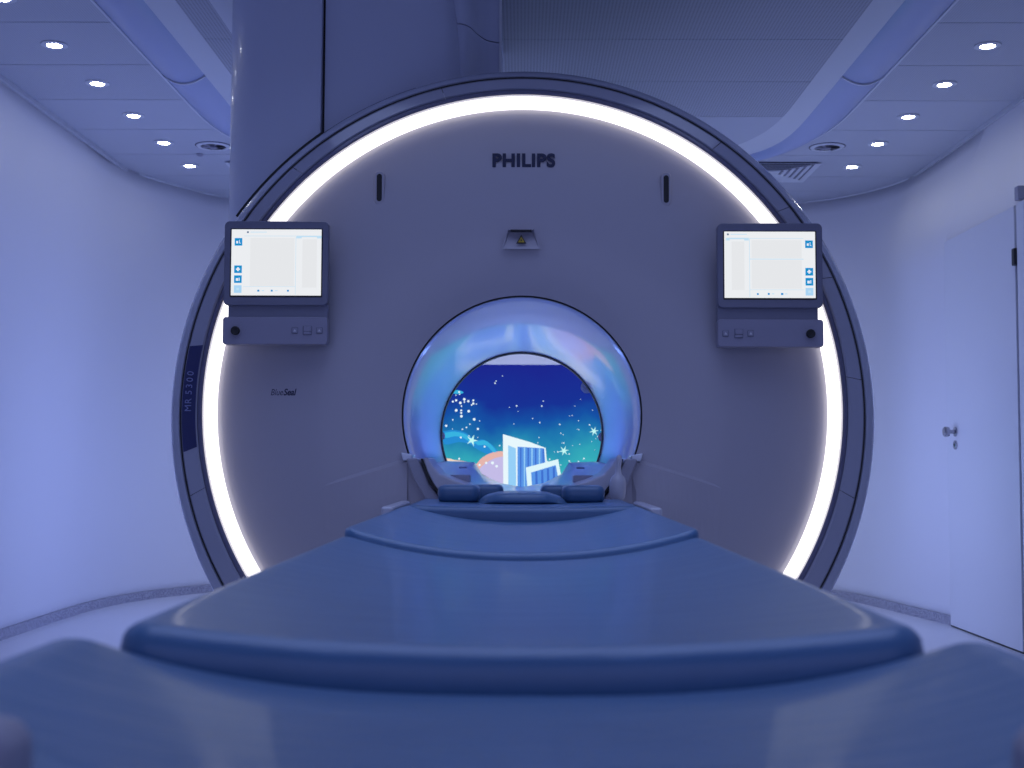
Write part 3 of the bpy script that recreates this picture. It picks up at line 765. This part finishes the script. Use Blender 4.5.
E_ = {k: emitter('picture_'+k, c, 1.0) for k, c in dict(white=(.80, .93, .98), ice=(.30, .62, .93), iceblue=(.10, .30, .80), icedeep=(.05, .16, .62), paleice=(.72, .92, .98),
      star=(.55, .95, .92), sand=(.78, .46, .42), lilac=(.55, .50, .80), wave=(.02, .26, .66), wavel=(.04, .45, .75), cream=(.85, .68, .55), spark=(.7, .85, .95), dim=(.10, .35, .65)).items()}
def shape(name, pts, layer, m):
    P = [zp(*p) for p in pts]
    return DD(prism(name, P, 'y', YS-.0006*layer, YS-.0006*(layer-1)-.00005, m), pic)
def blob(pts, n=6):
    q = pts+[pts[0]]; return crom(q, n)[:-1]
shape('cloud_wave', blob([(60, 440), (110, 432), (170, 445), (215, 480), (255, 478), (300, 505), (330, 545), (270, 545), (220, 520), (190, 500), (140, 490), (70, 500)]), 1, E_['wave'])
shape('cloud_wave', blob([(72, 445), (120, 440), (175, 455), (215, 490), (205, 498), (160, 470), (120, 462), (75, 470)]), 2, E_['wavel'])
shape('cloud_wave', blob([(215, 490), (262, 482), (300, 510), (322, 542), (300, 535), (268, 505), (232, 505)]), 2, E_['wavel'])
shape('sand_mound', blob([(60, 700), (60, 575), (110, 575), (180, 585), (215, 600), (250, 565), (300, 540), (360, 535), (420, 560), (430, 700), (250, 760)]), 2, E_['sand'])
shape('cream_mound', blob([(70, 640), (80, 572), (130, 580), (190, 592), (215, 605), (190, 640), (130, 650)]), 3, E_['cream'])
shape('lilac_mound', blob([(220, 700), (235, 625), (285, 580), (345, 560), (420, 570), (450, 640), (430, 740), (280, 740)]), 4, E_['lilac'])
shape('ice_block', [(350, 452), (480, 490), (555, 518), (575, 740), (352, 740)], 5, E_['white'])
shape('ice_face', [(375, 505), (412, 520), (414, 740), (376, 740)], 6, E_['ice'])
shape('ice_face', [(420, 512), (548, 520), (566, 740), (420, 740)], 6, E_['iceblue'])
for k in range(7):
    x = 432+k*18; shape('ice_streak', [(x, 516+k), (x+7, 516+k), (x+5, 740), (x+1, 740)], 7, E_['ice' if k % 2 else 'icedeep'])
shape('ice_block', [(460, 612), (615, 572), (645, 740), (470, 740)], 8, E_['paleice'])
shape('ice_face', [(485, 636), (604, 600), (628, 740), (492, 740)], 9, E_['iceblue'])
for k in range(4):
    x = 505+k*28; shape('ice_streak', [(x, 632-k*7), (x+10, 630-k*7), (x+14, 740), (x+2, 740)], 10, E_['icedeep'])
def starfish(cx, cy, r, arms, m, layer=11):
    pts = []
    for k in range(arms*2):
        a = PI*k/arms + .35; rr = r if k % 2 == 0 else r*.30
        pts.append((cx+rr*math.sin(a), cy-rr*math.cos(a)))
    shape('star_shape', pts, layer, m)
starfish(202, 482, 30, 5, E_['star']); starfish(643, 532, 26, 6, E_['star']); starfish(787, 438, 24, 6, E_['star'])
shape('leaf_shape', blob([(105, 250), (130, 240), (160, 250), (150, 258), (118, 258)]), 3, E_['wavel'])
def dots(name, L_, m, layer):
    v, f = [], []
    for (cx, cy, r) in L_:
        x, z = zp(cx, cy); rr = r/4.8/142.0; b0 = len(v)
        for k in range(6): v.append((x+rr*math.cos(k*PI/3), YS-.0006*layer, z+rr*math.sin(k*PI/3)))
        f.append(tuple(range(b0, b0+6)))
    o = DD(mesh(name, v, f, m), pic); o['kind'] = 'stuff'
dots('sparkles', [(110, 296, 5), (126, 290, 6), (126, 338, 7), (146, 302, 7), (165, 285, 7), (165, 298, 4), (184, 294, 6), (186, 342, 7), (151, 318, 4), (150, 338, 5), (150, 350, 5), (151, 366, 7), (208, 290, 5), (208, 305, 6), (212, 381, 7), (200, 312, 4), (140, 250, 5), (78, 412, 6), (230, 427, 6), (175, 420, 4), (262, 512, 5), (148, 468, 5), (140, 570, 5), (300, 590, 8), (320, 606, 7), (270, 590, 6), (238, 600, 6)], E_['white'], 12)
rng = random.Random(3)
dots('far_stars', [(rng.uniform(420, 830), 250+(rng.random()**.6)*350, rng.choice((2, 2.5, 3, 4))) for _ in range(48)] + [(rng.uniform(80, 420), rng.uniform(160, 520), rng.choice((2.5, 3, 4))) for _ in range(20)], E_['spark'], 1.2)

# ================================================================== TABLE
def Yw(Y): return CAM.y + Y
tb = empty('patient_table', (0, Yw(2.2), 0), label='long patient table running from the camera into the scanner bore, carrying the blue cushions', cat='patient table')
TL = (0, Yw(2.2), 0)
def TB(o): return local(o, tb, TL)
shell = [(-.335, .692), (-.31, .692), (-.28, .670), (-.15, .648), (0, .640), (.15, .648), (.28, .670), (.31, .692), (.335, .692), (.33, .66), (.22, .60), (0, .585), (-.22, .60), (-.33, .66)]
TB(prism('tabletop', shell, 'y', Yw(.66), Yw(4.08), TABLEM, bevel=.006))
TB(box('under_frame', -.24, .24, Yw(1.0), Yw(3.9), .50, .598, GREYP, bevel=.02))
TB(box('pedestal', -.20, .20, Yw(1.5), Yw(3.6), .10, .50, TABLEM, bevel=.04, seg=4))
TB(box('base_plate', -.30, .30, Yw(1.2), Yw(3.9), .03, .10, GREYP, bevel=.02))
for sx_ in (-.25, .25):
    for yy in (1.35, 3.75):
        TB(lathe('castor', [(.03, 0), (.034, .006), (.034, .028), (.03, .034)], (sx_-.017, Yw(yy), .034), (1, 0, 0), BLACK, n=20))
for s in (-1, 1):
    TB(box('side_rail', *sorted((s*.332, s*.366)), Yw(3.34), Yw(3.85), .69, .753, TABLEM, bevel=.008, seg=3))
    TB(box('side_latch', *sorted((s*.312, s*.330)), Yw(2.12), Yw(2.18), .69, .733, GREYP, bevel=.01, seg=3))
    hx = sorted((s*.235, s*.40))
    TB(box('foot_handle', hx[0], hx[1], Yw(.585), Yw(.637), .60, .748, GREYP, bevel=.016, seg=4))

def cushion(name, x_c, y0, y1, hw, ztop, th, rc_far, rc_near, re, m, label, cat='cushion', group=None, nx=44, ny=40, zbot=None):
    """soft rounded slab; ztop(x,y) gives the height of its top"""
    yc, hl = (y0+y1)/2, (y1-y0)/2
    def axis(h, n, e):
        a = [];
        for i in range(n+1):
            t = -1+2*i/n
            a.append(h*math.copysign(1-(1-abs(t))**1.6, t))
        return a
    xs, ys = axis(hw, nx, re), axis(hl, ny, re)
    v, f = [], []
    for yy in ys:
        for xx in xs:
            rc = rc_near if yy < 0 else rc_far
            rc = min(rc, hw-.002, hl-.002)
            ax, ay = abs(xx)-(hw-rc), abs(yy)-(hl-rc)
            if ax > 0 and ay > 0:
                l = max(ax, ay); h_ = math.hypot(ax, ay)
                k = l/h_                                # squircle mapping of the corner square onto the quarter disc
                ax, ay = ax*k, ay*k; d = rc-math.hypot(ax, ay)
                px_, py_ = math.copysign(hw-rc+ax, xx), math.copysign(hl-rc+ay, yy)
            else:
                d = min(hw-abs(xx), hl-abs(yy)); px_, py_ = xx, yy
            drop = 0
            if d < re: drop = re*(1-math.sqrt(max(0, 1-((re-d)/re)**2)))
            z = ztop(x_c+px_, yc+py_) - drop
            v.append((x_c+px_, yc+py_, z))
    W_ = nx+1
    for j in range(ny):
        for i in range(nx): f.append((j*W_+i, j*W_+i+1, (j+1)*W_+i+1, (j+1)*W_+i))
    ring = [i for i in range(W_)] + [j*W_+nx for j in range(1, ny+1)] + [ny*W_+i for i in range(nx-1, -1, -1)] + [j*W_ for j in range(ny-1, 0, -1)]
    prev = ring
    for q, inset in ((.35, 0), (.75, -.001), (1, -.006)):
        cur = []
        for idx in ring:
            x, y, z = v[idx]; zb = (zbot(x, y) if zbot else ztop(x, y)-th)
            sx_ = 1+inset/max(hw, .01); cur.append(len(v)); v.append((x_c+(x-x_c)*sx_, yc+(y-yc)*(1+inset/hl), z*(1-q)+zb*q if z > zb else zb))
        n_ = len(ring)
        for k in range(n_): f.append((prev[k], prev[(k+1) % n_], cur[(k+1) % n_], cur[k]))
        prev = cur
    # underside follows the same curve
    n_ = len(prev)
    cidx = []
    f.append(tuple(prev[::-1]))
    o = mesh(name, v, f, m, smooth=True)
    cx, cy = x_c, yc; zb = min(p[2] for p in v)
    o.data.transform(Matrix.Translation((-cx, -cy, -zb))); o.location = (cx, cy, zb)
    tag(o, label, cat, group)
    return o
def dish(zc, k, e=2.2, w=.30): return lambda x, y: zc + k*min(1.15, abs(x)/w)**e
G = 'table mattress sections'
def under(zc, k, w=.30, e=2.2): return lambda x, y: zc + k*min(1.15, abs(x)/w)**e
cushion('mattress_section', 0, Yw(.60), Yw(.965), .350, dish(.703, .042, 2.8, .32), .045, .045, .25, .042, VINYL,
        'nearest blue vinyl mattress section, wide, with rounded corners at the foot of the table', 'mattress', G, nx=56, ny=50)
cushion('mattress_section', 0, Yw(.955), Yw(2.155), .306, lambda x, y: (lambda t: (.732-.026*t) + (.018+.026*t)*min(1.15, abs(x)/.3)**2.2)(max(0, min(1, (y-Yw(.955))/1.2))), .050, .03, .035, .022, VINYL,
        'long blue vinyl mattress section, second from the camera, standing proud of the nearest one', 'mattress', G, nx=50, ny=80)
cushion('mattress_section', 0, Yw(2.15), Yw(3.27), .300, dish(.718, .044), .055, .02, .03, .012, VINYL,
        'short-looking blue vinyl mattress section, third from the camera, with a curved near seam', 'mattress', G, nx=50, ny=60)
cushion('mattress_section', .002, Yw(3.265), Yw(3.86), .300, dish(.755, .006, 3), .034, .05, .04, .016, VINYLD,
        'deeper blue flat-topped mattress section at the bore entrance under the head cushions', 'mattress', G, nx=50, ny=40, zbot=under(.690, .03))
def blockc(name, pxl, pxr, pyt, y0, y1, zb, m, label, group, re=.016):
    a = at(pxl, pyt, Yw(y0)); b = at(pxr, pyt, Yw(y0))
    return cushion(name, (a.x+b.x)/2, Yw(y0), Yw(y1), (b.x-a.x)/2, lambda x, y: a.z, .03, .025, .025, re, m, label, 'head cushion', group, nx=20, ny=16, zbot=lambda x, y: zb)
HG = 'head positioning cushions'
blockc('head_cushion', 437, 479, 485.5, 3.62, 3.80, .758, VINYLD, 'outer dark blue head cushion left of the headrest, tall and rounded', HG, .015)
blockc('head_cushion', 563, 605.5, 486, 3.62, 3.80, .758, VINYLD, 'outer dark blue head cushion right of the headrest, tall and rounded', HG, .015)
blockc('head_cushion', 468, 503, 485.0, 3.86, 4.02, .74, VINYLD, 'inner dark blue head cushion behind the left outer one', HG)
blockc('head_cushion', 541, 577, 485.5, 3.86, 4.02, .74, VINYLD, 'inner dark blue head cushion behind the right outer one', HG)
cushion('headrest', .002, Yw(3.50), Yw(3.84), .125, lambda x, y: .785-.30*(abs(x)**2) - .012*max(0, (abs(x)-.07))/.05, .02, .05, .10, .018, VINYL, 'low rounded blue headrest pad centred between the head cushions', 'headrest', nx=24, ny=20, zbot=lambda x, y: .757)
# grey bottle-shaped grip at the right of the bore
p0 = at(617, 503, -.20)
tag(lathe('squeeze_bulb', [(.017, 0), (.024, .01), (.026, .03), (.026, .055), (.022, .07), (.011, .082), (.008, .10), (.0095, .125), (.008, .136), (.003, .141)], (p0.x, -.21, .752), (.04, 0, 1), TABLEM),
    'pale grey bottle-shaped squeeze bulb standing upright at the right of the bore entrance', 'squeeze bulb')
